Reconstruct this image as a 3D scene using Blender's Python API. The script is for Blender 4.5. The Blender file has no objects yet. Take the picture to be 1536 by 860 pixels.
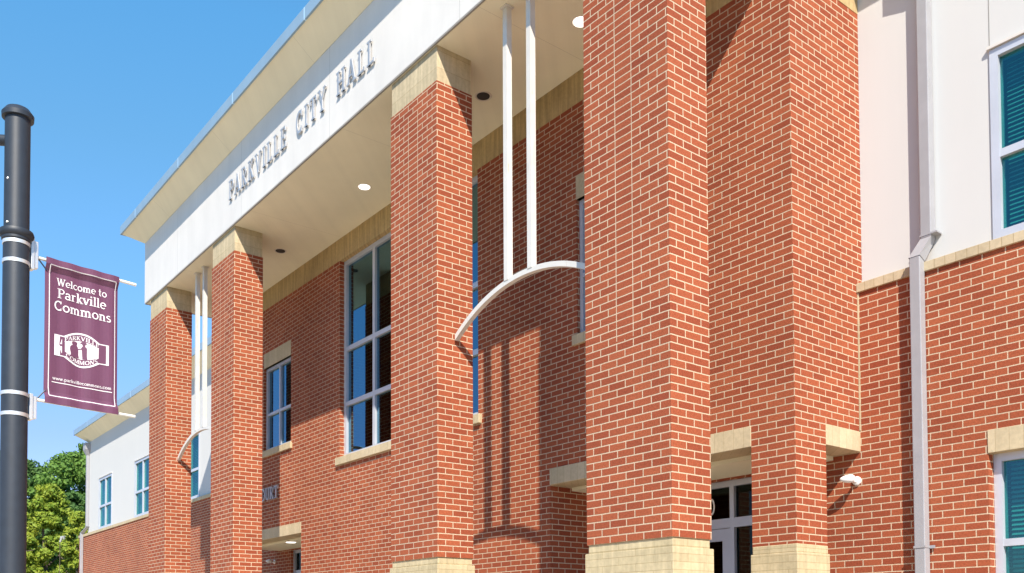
import bpy, math, random
import numpy as np
from mathutils import Vector, Matrix

# ------------------------------------------------------------------ camera, world, sun, exposure
scn = bpy.context.scene
COL = scn.collection
G = -1.35                                   # ground level; z = 0 is the eye height
FW = Vector((-0.78224356, 0.62219306, 0.03115785))
RT = Vector((0.62237283, 0.78270662, -0.00473361))
UP = Vector((0.02733268, -0.01568896, 0.99950327))
CAM = Vector((0.0, -5.7513, 0.0))
FPX, PX, PY = 1380.04, 768.0, 900.88        # focal length and principal point, in pixels of a 1536 wide picture
cd = bpy.data.cameras.new("camera")
cam = bpy.data.objects.new("camera", cd)
COL.objects.link(cam)
cam.matrix_world = Matrix(((RT.x, UP.x, -FW.x, CAM.x), (RT.y, UP.y, -FW.y, CAM.y), (RT.z, UP.z, -FW.z, CAM.z), (0, 0, 0, 1)))
cd.sensor_fit = 'HORIZONTAL'
cd.sensor_width = 36.0
cd.lens = FPX / 1536 * 36.0
cd.shift_x = 0.0
cd.shift_y = (PY - 430.0) / 1536
cd.clip_start = 0.1
cd.clip_end = 3000
scn.camera = cam

SUN_TRAVEL = Vector((-1.6, 1.0, -1.76)).normalized()
elev = math.asin(-SUN_TRAVEL.z)
azim = math.atan2(-SUN_TRAVEL.x, -SUN_TRAVEL.y)          # clockwise from +Y
world = bpy.data.worlds.new("World")
scn.world = world
world.use_nodes = True
wn = world.node_tree.nodes
wl = world.node_tree.links
bg = wn["Background"]
sky = wn.new("ShaderNodeTexSky")
sky.sky_type = 'NISHITA'
sky.sun_disc = False
sky.sun_elevation = elev
sky.sun_rotation = azim
sky.air_density = 1.0
sky.dust_density = 0.0
sky.ozone_density = 3.0
grade = wn.new("ShaderNodeMix")
grade.data_type = 'RGBA'
grade.blend_type = 'MULTIPLY'
grade.inputs[0].default_value = 1.0
tcw = wn.new("ShaderNodeTexCoord")
sepw = wn.new("ShaderNodeSeparateXYZ")
wl.new(tcw.outputs['Generated'], sepw.inputs[0])
rampw = wn.new("ShaderNodeValToRGB")
wl.new(sepw.outputs[2], rampw.inputs[0])
for k, (pos, c) in enumerate(((.10, (.52, .50, .62)), (.19, (.52, .53, .66)), (.32, (.53, .74, .82)), (.45, (.52, .84, .86)), (.55, (.49, .94, 1.0)), (.80, (.52, .80, .86)))):
    e = rampw.color_ramp.elements[k] if k < 2 else rampw.color_ramp.elements.new(pos)
    e.position = pos
    e.color = (*c, 1)
wl.new(rampw.outputs[0], grade.inputs[7])
scale = wn.new("ShaderNodeVectorMath")
scale.operation = 'SCALE'
scale.inputs['Scale'].default_value = 1.18
wl.new(sky.outputs[0], grade.inputs[6])
wl.new(grade.outputs[2], scale.inputs[0])
wl.new(scale.outputs[0], bg.inputs[0])
bg.inputs[1].default_value = 0.15
sd = bpy.data.lights.new("sun", 'SUN')
sd.energy = 5.0
sd.angle = math.radians(0.5)
sd.color = (1.0, 0.92, 0.80)
sun = bpy.data.objects.new("sun", sd)
COL.objects.link(sun)
sun.location = (10, -20, 30)
sun.rotation_euler = SUN_TRAVEL.to_track_quat('-Z', 'Y').to_euler()
vs = scn.view_settings
vs.view_transform = 'Standard'
vs.look = 'None'
vs.gamma = 1.0
vs.use_curve_mapping = False
vs.exposure = 0.65
scn.render.engine = 'CYCLES'
scn.cycles.max_bounces = 8
scn.cycles.diffuse_bounces = 4
scn.cycles.transparent_max_bounces = 16
scn.cycles.caustics_reflective = False
scn.cycles.caustics_refractive = False

random.seed(7)
RNG = np.random.default_rng(11)

# ------------------------------------------------------------------ helpers
WLOC = {}


def at(px, py, depth):
    return CAM + (FW + RT * ((px - PX) / FPX) - UP * ((py - PY) / FPX)) * depth


class MB:
    def __init__(self):
        self.v, self.f, self.m = [], [], []

    def face(self, pts, mi=0):
        n = len(self.v)
        self.v.extend([tuple(p) for p in pts])
        self.f.append(tuple(range(n, n + len(pts))))
        self.m.append(mi)

    def box(self, x0, x1, y0, y1, z0, z1, skip=''):
        P = [(x0, y0, z0), (x1, y0, z0), (x1, y1, z0), (x0, y1, z0), (x0, y0, z1), (x1, y0, z1), (x1, y1, z1), (x0, y1, z1)]
        n = len(self.v)
        self.v.extend(P)
        fs = {'b': (0, 3, 2, 1), 't': (4, 5, 6, 7), 'f': (0, 1, 5, 4), 'k': (2, 3, 7, 6), 'l': (3, 0, 4, 7), 'r': (1, 2, 6, 5)}
        for k, q in fs.items():
            if k not in skip:
                self.f.append(tuple(n + i for i in q))
                self.m.append(0)
        return self

    def obox(self, c, ax, ay, az):
        """box from a centre and three half-axis vectors"""
        c, ax, ay, az = Vector(c), Vector(ax), Vector(ay), Vector(az)
        P = [c + ax * i + ay * j + az * k for k in (-1, 1) for i, j in ((-1, -1), (1, -1), (1, 1), (-1, 1))]
        n = len(self.v)
        self.v.extend([tuple(p) for p in P])
        for q in ((0, 3, 2, 1), (4, 5, 6, 7), (0, 1, 5, 4), (2, 3, 7, 6), (3, 0, 4, 7), (1, 2, 6, 5)):
            self.f.append(tuple(n + i for i in q))
            self.m.append(0)
        return self

    def tube(self, pts, rad, n=12, caps=True):
        pts = [Vector(p) for p in pts]
        rads = rad if isinstance(rad, (list, tuple)) else [rad] * len(pts)
        base = len(self.v)
        d0 = (pts[1] - pts[0]).normalized()
        ref = Vector((0, 0, 1)) if abs(d0.z) < .9 else Vector((1, 0, 0))
        a = d0.cross(ref).normalized()
        for i, p in enumerate(pts):
            d = (pts[min(i + 1, len(pts) - 1)] - pts[max(i - 1, 0)]).normalized()
            a = (a - d * a.dot(d)).normalized()
            b = d.cross(a)
            for k in range(n):
                t = 2 * math.pi * k / n
                self.v.append(tuple(p + (a * math.cos(t) + b * math.sin(t)) * rads[i]))
        for i in range(len(pts) - 1):
            for k in range(n):
                k2 = (k + 1) % n
                self.f.append((base + i * n + k, base + i * n + k2, base + (i + 1) * n + k2, base + (i + 1) * n + k))
                self.m.append(0)
        if caps:
            self.f.append(tuple(base + k for k in range(n))[::-1])
            e = base + (len(pts) - 1) * n
            self.f.append(tuple(e + k for k in range(n)))
            self.m += [0, 0]
        return self

    def lathe(self, prof, c, axis=(0, 0, 1), n=32):
        """revolve (r, h) pairs around an axis through c"""
        axis = Vector(axis).normalized()
        ref = Vector((0, 0, 1)) if abs(axis.z) < .9 else Vector((1, 0, 0))
        a = axis.cross(ref).normalized()
        b = axis.cross(a)
        c = Vector(c)
        base = len(self.v)
        for r, h in prof:
            for k in range(n):
                t = 2 * math.pi * k / n
                self.v.append(tuple(c + axis * h + (a * math.cos(t) + b * math.sin(t)) * max(r, 1e-4)))
        for i in range(len(prof) - 1):
            for k in range(n):
                k2 = (k + 1) % n
                self.f.append((base + i * n + k, base + i * n + k2, base + (i + 1) * n + k2, base + (i + 1) * n + k))
                self.m.append(0)
        self.f.append(tuple(base + k for k in range(n))[::-1])
        e = base + (len(prof) - 1) * n
        self.f.append(tuple(e + k for k in range(n)))
        self.m += [0, 0]
        return self

    def build(self, name, mat, parent=None, origin=None, smooth=False, bevel=0.0):
        o_par = WLOC.get(parent.name, Vector((0, 0, 0))) if parent else Vector((0, 0, 0))
        org = Vector(origin) if origin is not None else o_par
        me = bpy.data.meshes.new(name)
        me.from_pydata([tuple(Vector(p) - org) for p in self.v], [], self.f)
        mats = mat if isinstance(mat, (list, tuple)) else [mat]
        for q in mats:
            me.materials.append(q)
        if len(mats) > 1:
            me.polygons.foreach_set('material_index', self.m)
        if smooth:
            me.polygons.foreach_set('use_smooth', [True] * len(me.polygons))
        me.update()
        o = bpy.data.objects.new(name, me)
        COL.objects.link(o)
        if parent:
            o.parent = parent
        o.location = org - o_par
        WLOC[o.name] = org
        if bevel:
            bv = o.modifiers.new("bevel", 'BEVEL')
            bv.width = bevel
            bv.segments = 2
            bv.limit_method = 'ANGLE'
        if smooth:
            es = o.modifiers.new("split", 'EDGE_SPLIT')
            es.split_angle = math.radians(40)
        return o


def empty(name, loc):
    o = bpy.data.objects.new(name, None)
    COL.objects.link(o)
    o.empty_display_size = .2
    o.location = loc
    WLOC[o.name] = Vector(loc)
    return o


def tag(o, label=None, cat=None, group=None, kind=None):
    if label:
        o['label'] = label
    if cat:
        o['category'] = cat
    if group:
        o['group'] = group
    if kind:
        o['kind'] = kind
    return o


def wall_y(mb, y0, y1, x0, x1, z0, z1, holes=(), skip=''):
    """wall slab between planes y0 < y1 with rectangular holes (x0, x1, z0, z1) whose reveals are closed"""
    xs = sorted({x0, x1, *[h[0] for h in holes], *[h[1] for h in holes]})
    zs_ = sorted({z0, z1, *[h[2] for h in holes], *[h[3] for h in holes]})
    xs = [x for x in xs if x0 <= x <= x1]
    zs_ = [z for z in zs_ if z0 <= z <= z1]

    def solid(i, j):
        if i < 0 or j < 0 or i >= len(xs) - 1 or j >= len(zs_) - 1:
            return False
        cx, cz = (xs[i] + xs[i + 1]) / 2, (zs_[j] + zs_[j + 1]) / 2
        return not any(h[0] < cx < h[1] and h[2] < cz < h[3] for h in holes)
    for i in range(len(xs) - 1):
        for j in range(len(zs_) - 1):
            if not solid(i, j):
                continue
            a, b, c, d = xs[i], xs[i + 1], zs_[j], zs_[j + 1]
            mb.face([(a, y0, c), (b, y0, c), (b, y0, d), (a, y0, d)])
            mb.face([(b, y1, c), (a, y1, c), (a, y1, d), (b, y1, d)])
            if not solid(i - 1, j):
                mb.face([(a, y1, c), (a, y0, c), (a, y0, d), (a, y1, d)])
            if not solid(i + 1, j):
                mb.face([(b, y0, c), (b, y1, c), (b, y1, d), (b, y0, d)])
            if not solid(i, j - 1):
                mb.face([(a, y1, c), (b, y1, c), (b, y0, c), (a, y0, c)])
            if not solid(i, j + 1):
                mb.face([(a, y0, d), (b, y0, d), (b, y1, d), (a, y1, d)])
    return mb


# ------------------------------------------------------------------ materials
class NT:
    def __init__(self, name):
        self.mat = bpy.data.materials.new(name)
        self.mat.use_nodes = True
        self.t = self.mat.node_tree
        self.p = self.t.nodes["Principled BSDF"]
        self.out = self.t.nodes["Material Output"]

    def n(self, typ, **kw):
        o = self.t.nodes.new(typ)
        for k, v in kw.items():
            setattr(o, k, v)
        return o

    def put(self, sock, v):
        if isinstance(v, bpy.types.NodeSocket):
            self.t.links.new(v, sock)
        else:
            sock.default_value = v

    def math(self, op, a, b=0.0, c=None):
        o = self.n("ShaderNodeMath", operation=op)
        self.put(o.inputs[0], a)
        self.put(o.inputs[1], b)
        if c is not None:
            self.put(o.inputs[2], c)
        return o.outputs[0]

    def mix(self, fac, a, b, blend='MIX'):
        o = self.n("ShaderNodeMix", data_type='RGBA', blend_type=blend)
        self.put(o.inputs[0], fac)
        self.put(o.inputs[6], a if isinstance(a, bpy.types.NodeSocket) else (*a, 1))
        self.put(o.inputs[7], b if isinstance(b, bpy.types.NodeSocket) else (*b, 1))
        return o.outputs[2]

    def noise(self, vec, scale, detail=4, rough=.55):
        o = self.n("ShaderNodeTexNoise")
        if vec is not None:
            self.put(o.inputs['Vector'], vec)
        o.inputs['Scale'].default_value = scale
        o.inputs['Detail'].default_value = detail
        o.inputs['Roughness'].default_value = rough
        return o.outputs['Fac']

    def ramp(self, fac, a, b, lo=0.0, hi=1.0):
        o = self.n("ShaderNodeMapRange", clamp=True)
        self.put(o.inputs[0], fac)
        for i, v in zip((1, 2, 3, 4), (lo, hi, a, b)):
            o.inputs[i].default_value = v
        return o.outputs[0]

    def xyz(self):
        tc = self.n("ShaderNodeTexCoord")
        s = self.n("ShaderNodeSeparateXYZ")
        self.t.links.new(tc.outputs['Object'], s.inputs[0])
        return tc.outputs['Object'], s.outputs[0], s.outputs[1], s.outputs[2]

    def vec(self, x, y, z):
        o = self.n("ShaderNodeCombineXYZ")
        for i, v in enumerate((x, y, z)):
            self.put(o.inputs[i], v)
        return o.outputs[0]

    def scaled(self, vec, sx, sy, sz):
        o = self.n("ShaderNodeVectorMath", operation='MULTIPLY')
        self.put(o.inputs[0], vec)
        o.inputs[1].default_value = (sx, sy, sz)
        return o.outputs[0]

    def bump(self, h, strength, dist):
        o = self.n("ShaderNodeBump")
        o.inputs['Strength'].default_value = strength
        o.inputs['Distance'].default_value = dist
        self.put(o.inputs['Height'], h)
        self.t.links.new(o.outputs[0], self.p.inputs['Normal'])


def plain(name, col, rough=.5, metal=0.0, var=.08, vscale=3.0, spec=.5, bump=0.0, bscale=200.0):
    m = NT(name)
    ob, x, y, z = m.xyz()
    f = m.noise(ob, vscale, 5)
    k = m.ramp(f, 1 - var, 1 + var, .3, .7)
    c = m.mix(1.0, col, m.vec(k, k, k), 'MULTIPLY')
    m.put(m.p.inputs['Base Color'], c)
    m.p.inputs['Roughness'].default_value = rough
    m.p.inputs['Metallic'].default_value = metal
    m.p.inputs['Specular IOR Level'].default_value = spec
    if bump:
        m.bump(m.noise(ob, bscale, 3), bump, .003)
    return m.mat


BW, BH = .2032, .0677


def brick(name, stack=None):
    """running bond wrapped round corners (u = x + y); stack=(u0, u1, z0, z1): one column of stacked bricks"""
    m = NT(name)
    ob, x, y, z = m.xyz()
    u = m.math('ADD', x, y)
    vec = m.vec(u, z, 0.0)

    def tex(vec, off):
        b = m.n("ShaderNodeTexBrick", offset=off, offset_frequency=2, squash=1.0)
        m.put(b.inputs['Vector'], vec)
        b.inputs['Scale'].default_value = 1.0
        b.inputs['Brick Width'].default_value = BW
        b.inputs['Row Height'].default_value = BH
        b.inputs['Mortar Size'].default_value = .0062
        b.inputs['Mortar Smooth'].default_value = .25
        b.inputs['Bias'].default_value = 0.0
        b.inputs['Color1'].default_value = (.362, .095, .041, 1)
        b.inputs['Color2'].default_value = (.268, .060, .027, 1)
        b.inputs['Mortar'].default_value = (.60, .45, .31, 1)
        return b.outputs['Color'], b.outputs['Fac']
    # slight unevenness of the courses
    wob = m.n("ShaderNodeTexNoise")
    m.put(wob.inputs['Vector'], vec)
    wob.inputs['Scale'].default_value = 9.0
    wv = m.n("ShaderNodeVectorMath", operation='MULTIPLY_ADD')
    m.put(wv.inputs[0], wob.outputs['Color'])
    wv.inputs[1].default_value = (.005, .005, 0)
    m.put(wv.inputs[2], vec)
    c, f = tex(wv.outputs[0], .5)
    if stack:
        c2, f2 = tex(wv.outputs[0], 0.0)
        a = m.math('MULTIPLY', m.math('GREATER_THAN', u, stack[0]), m.math('LESS_THAN', u, stack[1]))
        b = m.math('MULTIPLY', m.math('GREATER_THAN', z, stack[2]), m.math('LESS_THAN', z, stack[3]))
        k = m.math('MULTIPLY', a, b)
        c = m.mix(k, c, c2)
        mf = m.n("ShaderNodeMix", data_type='FLOAT')
        m.put(mf.inputs[0], k)
        m.put(mf.inputs[2], f)
        m.put(mf.inputs[3], f2)
        f = mf.outputs[0]
    # fired-clay mottling, weathering in large patches
    n1 = m.noise(ob, 60, 4, .6)
    n2 = m.noise(ob, 1.1, 3)
    k1 = m.ramp(n1, .80, 1.20, .3, .7)
    k2 = m.ramp(n2, .92, 1.08, .3, .7)
    kk = m.math('MULTIPLY', k1, k2)
    c = m.mix(1.0, c, m.vec(kk, kk, kk), 'MULTIPLY')
    m.put(m.p.inputs['Base Color'], c)
    m.p.inputs['Roughness'].default_value = .88
    m.p.inputs['Specular IOR Level'].default_value = .25
    h = m.math('ADD', m.math('SUBTRACT', 1.0, f), m.math('MULTIPLY', n1, .25))
    m.bump(h, .8, .008)
    return m.mat


def stone(name, col, course=None, streak=0.0, joint=.004, length=.4):
    m = NT(name)
    ob, x, y, z = m.xyz()
    u = m.math('ADD', x, y)
    n1 = m.noise(ob, 25, 5, .65)
    n2 = m.noise(ob, 2.2, 4)
    k = m.math('MULTIPLY', m.ramp(n1, .90, 1.10, .3, .7), m.ramp(n2, .90, 1.1, .3, .7))
    c = m.mix(1.0, col, m.vec(k, k, k), 'MULTIPLY')
    h = n1
    if course:
        b = m.n("ShaderNodeTexBrick", offset=.5, offset_frequency=2)
        m.put(b.inputs['Vector'], m.vec(u, z, 0.0))
        b.inputs['Scale'].default_value = 1.0
        b.inputs['Brick Width'].default_value = length
        b.inputs['Row Height'].default_value = course
        b.inputs['Mortar Size'].default_value = joint
        b.inputs['Mortar Smooth'].default_value = .4
        b.inputs['Color1'].default_value = (1, 1, 1, 1)
        b.inputs['Color2'].default_value = (.88, .88, .86, 1)
        b.inputs['Mortar'].default_value = (.70, .66, .58, 1)
        c = m.mix(1.0, c, b.outputs['Color'], 'MULTIPLY')
        h = m.math('SUBTRACT', m.math('MULTIPLY', n1, .3), b.outputs['Fac'])
    if streak:
        s = m.noise(m.vec(m.math('MULTIPLY', u, 17.0), m.math('MULTIPLY', z, .9), 0.0), 1.0, 4, .6)
        kk = m.ramp(s, 1 - streak, 1.04, .40, .60)
        c = m.mix(1.0, c, m.vec(kk, kk, m.math('MULTIPLY', kk, .97)), 'MULTIPLY')
    m.put(m.p.inputs['Base Color'], c)
    m.p.inputs['Roughness'].default_value = .9
    m.p.inputs['Specular IOR Level'].default_value = .2
    m.bump(h, .35, .004)
    return m.mat


def panels(name, col, pitch, rough=.55, off=0.0, axis='x', dark=.72, w=.0025, stain=.05):
    """painted panels with fine butt joints every <pitch> metres"""
    m = NT(name)
    ob, x, y, z = m.xyz()
    a = {'x': x, 'y': y}[axis]
    fr = m.math('FRACT', m.math('ADD', m.math('DIVIDE', a, pitch), off))
    line = m.math('LESS_THAN', m.math('ABSOLUTE', m.math('SUBTRACT', fr, .5)), w / pitch)
    n2 = m.noise(ob, .9, 5)
    st = m.noise(m.vec(m.math('MULTIPLY', m.math('ADD', x, y), 4.0), m.math('MULTIPLY', z, .5), 0.0), 1.0, 4)
    k = m.math('MULTIPLY', m.ramp(n2, 1 - stain, 1 + stain, .3, .7), m.ramp(st, 1 - stain, 1.0, .3, .6))
    c = m.mix(1.0, col, m.vec(k, k, k), 'MULTIPLY')
    c = m.mix(line, c, tuple(q * dark for q in col))
    m.put(m.p.inputs['Base Color'], c)
    m.p.inputs['Roughness'].default_value = rough
    m.p.inputs['Specular IOR Level'].default_value = .3
    m.bump(m.noise(ob, 120, 3), .12, .002)
    return m.mat


def glass(name, tint, refl, base=.30, gain=1.3):
    m = NT(name)
    t = m.n("ShaderNodeBsdfTransparent")
    t.inputs[0].default_value = (*tint, 1)
    g = m.n("ShaderNodeBsdfGlossy")
    g.inputs['Color'].default_value = (*refl, 1)
    g.inputs['Roughness'].default_value = .008
    ob, x, y, z = m.xyz()
    bp = m.n("ShaderNodeBump")
    bp.inputs['Strength'].default_value = .03
    bp.inputs['Distance'].default_value = .02
    m.put(bp.inputs['Height'], m.noise(ob, 1.4, 1))
    m.t.links.new(bp.outputs[0], g.inputs['Normal'])
    lw = m.n("ShaderNodeLayerWeight")
    lw.inputs[0].default_value = .5
    schlick = m.math('MULTIPLY_ADD', m.math('POWER', lw.outputs['Facing'], 5.0), .96, .04)
    k = m.n("ShaderNodeMath", operation='MULTIPLY_ADD', use_clamp=True)
    m.put(k.inputs[0], schlick)
    k.inputs[1].default_value = gain
    k.inputs[2].default_value = base
    mx = m.n("ShaderNodeMixShader")
    m.put(mx.inputs[0], k.outputs[0])
    m.t.links.new(t.outputs[0], mx.inputs[1])
    m.t.links.new(g.outputs[0], mx.inputs[2])
    m.t.links.new(mx.outputs[0], m.out.inputs[0])
    return m.mat


def emit(name, col, s):
    m = NT(name)
    m.p.inputs['Base Color'].default_value = (.8, .8, .8, 1)
    m.p.inputs['Emission Color'].default_value = (*col, 1)
    m.p.inputs['Emission Strength'].default_value = s
    return m.mat


def leaf(name, c1, c2):
    m = NT(name)
    ob, x, y, z = m.xyz()
    g = m.n("ShaderNodeNewGeometry")
    n1 = m.noise(ob, .55, 3)
    f = m.math('ADD', m.math('MULTIPLY', g.outputs['Random Per Island'], .55), m.math('MULTIPLY', m.ramp(n1, 0, 1, .3, .7), .45))
    c = m.mix(f, c1, c2)
    m.put(m.p.inputs['Base Color'], c)
    m.p.inputs['Roughness'].default_value = .6
    m.p.inputs['Specular IOR Level'].default_value = .25
    tr = m.n("ShaderNodeBsdfTranslucent")
    m.put(tr.inputs[0], c)
    mx = m.n("ShaderNodeMixShader")
    mx.inputs[0].default_value = .3
    m.t.links.new(m.p.outputs[0], mx.inputs[1])
    m.t.links.new(tr.outputs[0], mx.inputs[2])
    m.t.links.new(mx.outputs[0], m.out.inputs[0])
    return m.mat


M = {}
M['brick'] = brick('red_brick')
M['stone_base'] = stone('tan_stone_base', (.57, .47, .30), course=.0677 * 1.0, joint=.003, length=.4064, streak=.12)
M['stone_cap'] = stone('tan_stone_cap', (.56, .46, .31), course=.20, joint=.003, length=4.0, streak=.14)
M['stone_band'] = stone('tan_stone_band', (.52, .38, .20), streak=.22)
M['stone_trim'] = stone('tan_stone_trim', (.57, .47, .31), course=5.0, joint=.0025, length=.12)
M['stone_sill'] = stone('tan_stone_sill', (.55, .45, .30), course=5.0, joint=.004, length=.1016)
M['fascia'] = panels('white_fascia_paint', (.745, .71, .665), 3.05, .45, .2, w=.005, stain=.06)
M['soffit'] = panels('beige_soffit', (.86, .82, .63), 3.05, .75, .1)
M['eave'] = panels('beige_eave', (.88, .81, .61), 3.05, .6, .35)
M['stucco'] = panels('white_stucco', (.595, .595, .585), 6.1, .85, .37, dark=.97, stain=.012)
M['edge'] = panels('grey_roof_metal', (.26, .38, .50), 2.5, .35, .15, dark=2.0, w=.012)
M['alu'] = plain('window_aluminium', (.60, .63, .69), .38, .3, .05)
M['alu_door'] = plain('door_aluminium', (.50, .54, .62), .4, .3, .05)
M['joint'] = plain('joint_sealant', (.30, .29, .27), .8)
M['glass'] = glass('blue_glass', (.30, .44, .46), (.38, .70, .90), .25, 1.0)
M['glass_wing'] = glass('teal_glass', (.42, .78, .74), (.30, .62, .68), .12, .9)
M['glass_door'] = glass('dark_door_glass', (.16, .22, .20), (.45, .6, .6), .01, .8)
M['blind'] = plain('blind_slats', (.66, .66, .63), .6)
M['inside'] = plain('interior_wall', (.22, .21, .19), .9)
def painted_steel(name, col):
    m = NT(name)
    ob, x, y, z = m.xyz()
    k = m.ramp(m.noise(ob, 5, 5), .95, 1.05, .3, .7)
    c = m.mix(1.0, col, m.vec(k, k, k), 'MULTIPLY')
    r = m.noise(m.scaled(ob, 38.0, 38.0, 2.2), 1.0, 4, .6)
    c = m.mix(m.ramp(r, 0, .65, .63, .72), c, (.36, .20, .09))      # rust bleeding through at seams
    m.put(m.p.inputs['Base Color'], c)
    m.p.inputs['Roughness'].default_value = .42
    return m.mat


M['white_metal'] = painted_steel('white_steel', (.66, .635, .59))
M['white_trim'] = plain('white_trim_paint', (.66, .635, .59), .4, 0, .05, 6)
M['white_plastic'] = plain('white_plastic', (.85, .84, .82), .35, 0, .03)
M['pipe'] = plain('pale_grey_downpipe', (.345, .345, .365), .45, .05, .06, 5)
M['pole'] = plain('blue_black_paint', (.022, .029, .041), .5, 0, .12, 14, bump=.15, bscale=260)
M['silver'] = plain('brushed_silver', (.50, .51, .535), .38, .45, .08)
M['steel'] = plain('stainless_straps', (.74, .74, .73), .35, .6, .08)
M['fibre'] = plain('pale_fibreglass', (.78, .78, .72), .5)
M['dark'] = plain('dark_recess', (.03, .025, .022), .6)
M['trimring'] = plain('white_trim_ring', (.72, .66, .56), .5)
M['lamp'] = emit('lit_lens', (1.0, .97, .9), 1.4)
M['number'] = plain('white_vinyl', (.82, .82, .80), .5)


def banner_cloth():
    m = NT('plum_vinyl')
    ob, x, y, z = m.xyz()
    n1 = m.noise(m.scaled(ob, 9.0, 9.0, .5), 1.0, 3)
    n2 = m.noise(ob, 240, 2)
    k = m.math('MULTIPLY', m.ramp(n1, .9, 1.1, .3, .7), m.ramp(n2, .93, 1.07, .3, .7))
    c = m.mix(1.0, (.142, .048, .096), m.vec(k, k, k), 'MULTIPLY')
    m.put(m.p.inputs['Base Color'], c)
    m.p.inputs['Roughness'].default_value = .55
    return m.mat


M['banner'] = banner_cloth()
M['print'] = plain('white_print', (.80, .76, .77), .6, 0, .04)


def ground_mat(name, c1, c2, sc):
    m = NT(name)
    ob, x, y, z = m.xyz()
    c = m.mix(m.noise(ob, sc, 6), c1, c2)
    m.put(m.p.inputs['Base Color'], c)
    m.p.inputs['Roughness'].default_value = .9
    m.bump(m.noise(ob, 80, 3), .3, .01)
    return m.mat


M['lawn'] = ground_mat('lawn', (.05, .085, .025), (.085, .12, .04), .6)
M['asphalt'] = ground_mat('asphalt', (.045, .045, .047), (.065, .064, .062), 3)
M['concrete'] = panels('concrete_paving', (.54, .455, .355), 1.5, .9, 0, stain=.1)
M['paint'] = plain('road_paint', (.75, .75, .72), .7)
M['bark'] = plain('bark', (.10, .075, .05), .9, 0, .3, 8)
M['leaf_dark'] = leaf('dark_leaves', (.055, .13, .035), (.14, .25, .06))
M['leaf_mid'] = leaf('mid_leaves', (.09, .20, .04), (.23, .37, .07))
M['leaf_gold'] = leaf('gold_green_leaves', (.13, .25, .03), (.41, .44, .05))

# ------------------------------------------------------------------ ground
def sheet(name, x0, x1, y0, y1, z, mat):
    b = MB()
    b.face([(x0, y0, z), (x1, y0, z), (x1, y1, z), (x0, y1, z)])
    return tag(b.build(name, mat), kind='structure')


sheet('lawn', -900, 900, -900, 900, G - .004, M['lawn'])
sheet('plaza', -42, 30, -11.5, 2.9, G, M['concrete'])
sheet('road', -900, 900, -22, -12, G - .0, M['asphalt'])
b = MB()
b.box(-900, 900, -12, -11.8, G - .02, G + .12)
tag(b.build('kerb', M['concrete']), kind='structure')
b = MB()
for k in range(-20, 20):
    b.face([(k * 6, -17.06, G + .004), (k * 6 + 3, -17.06, G + .004), (k * 6 + 3, -16.94, G + .004), (k * 6, -16.94, G + .004)])
tag(b.build('road_marking', M['paint']), kind='structure')

# ------------------------------------------------------------------ city hall
YB, YW = 1.6227, 2.7234
YS = YW + .085
ZS, ZBAND, ZCAP, ZBASE = 6.662, 6.290, 6.254, .785
XL, XR = -19.04, -5.019
PW, PS = 1.006, .498
PIERS = (-18.933, -15.532, -9.571, -6.130)
ZL0, ZL1 = 1.765, 1.968                       # stone lintels over the porches
MAIN_IN = (-8.512, -5.517)
COURT_IN = (-18.542, -15.412)
YBK = 12.0
hall = empty('city_hall', (-12.03, YB, G))
tag(hall, 'red brick city hall with tall pillars, white fascia and white upper wings', 'building')

WIN_A = (-17.07, -15.85, 3.49, 5.13)
WIN_B = (-8.0, -6.78, 3.49, 5.13)
WIN_T = (-13.945, -9.985, 2.91, ZBAND)
mb = MB()
wall_y(mb, YB, YB + .3, XL, XR, G, ZBAND, [(*COURT_IN, G, ZL1), (*MAIN_IN, G, ZL1), WIN_A, WIN_B, WIN_T])


def side_wall(mb, xo, xi, y0):
    a, c = sorted((xo, xi))
    yo = YB + .498
    mb.box(a, c, y0, yo, G, ZL1 + .0, skip='ft')
    mb.box(a, c, y0, YBK, ZL1, ZBAND, skip='f')
    mb.box(a, c, YW + .2, YBK, G, ZL1, skip='t')


side_wall(mb, XR, XR - .3, YB + .3)
side_wall(mb, XL, XL + .3, YB + .3)
mb.box(XL + .3, XR - .3, YBK - .3, YBK, G, ZBAND)
mb.build('main_wall', M['brick'], hall)

mb = MB()
mb.box(XL - .004, XR + .004, YB - .004, YB + .29, ZBAND, 6.70)
mb.box(XR - .29, XR + .004, YB + .29, YBK, ZBAND, 6.70, skip='f')
mb.box(XL - .004, XL + .29, YB + .29, YBK, ZBAND, 6.70, skip='f')
mb.build('stone_band', M['stone_band'], hall)

for (a, c) in (MAIN_IN, COURT_IN):
    MB().box(a, c, YB - .006, YB + .36, ZL0, ZL1).build('lintel', M['stone_trim'], hall, bevel=.004)
MB().box(XR - .36, XR + .006, YB + PS, YW + .2, ZL0, ZL1).build('lintel', M['stone_trim'], hall, bevel=.004)
MB().box(XL - .006, XL + .36, YB + PS, YW + .2, ZL0, ZL1).build('lintel', M['stone_trim'], hall, bevel=.004)


def base_block(mb, x0, x1, y0, y1, z1):
    mb.box(x0 + .012, x1 - .012, y0 + .012, y1 - .012, z1 - .078, z1)
    mb.box(x0 - .012, x1 + .012, y0 - .012, y1 + .012, G, z1 - .079)


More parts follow.
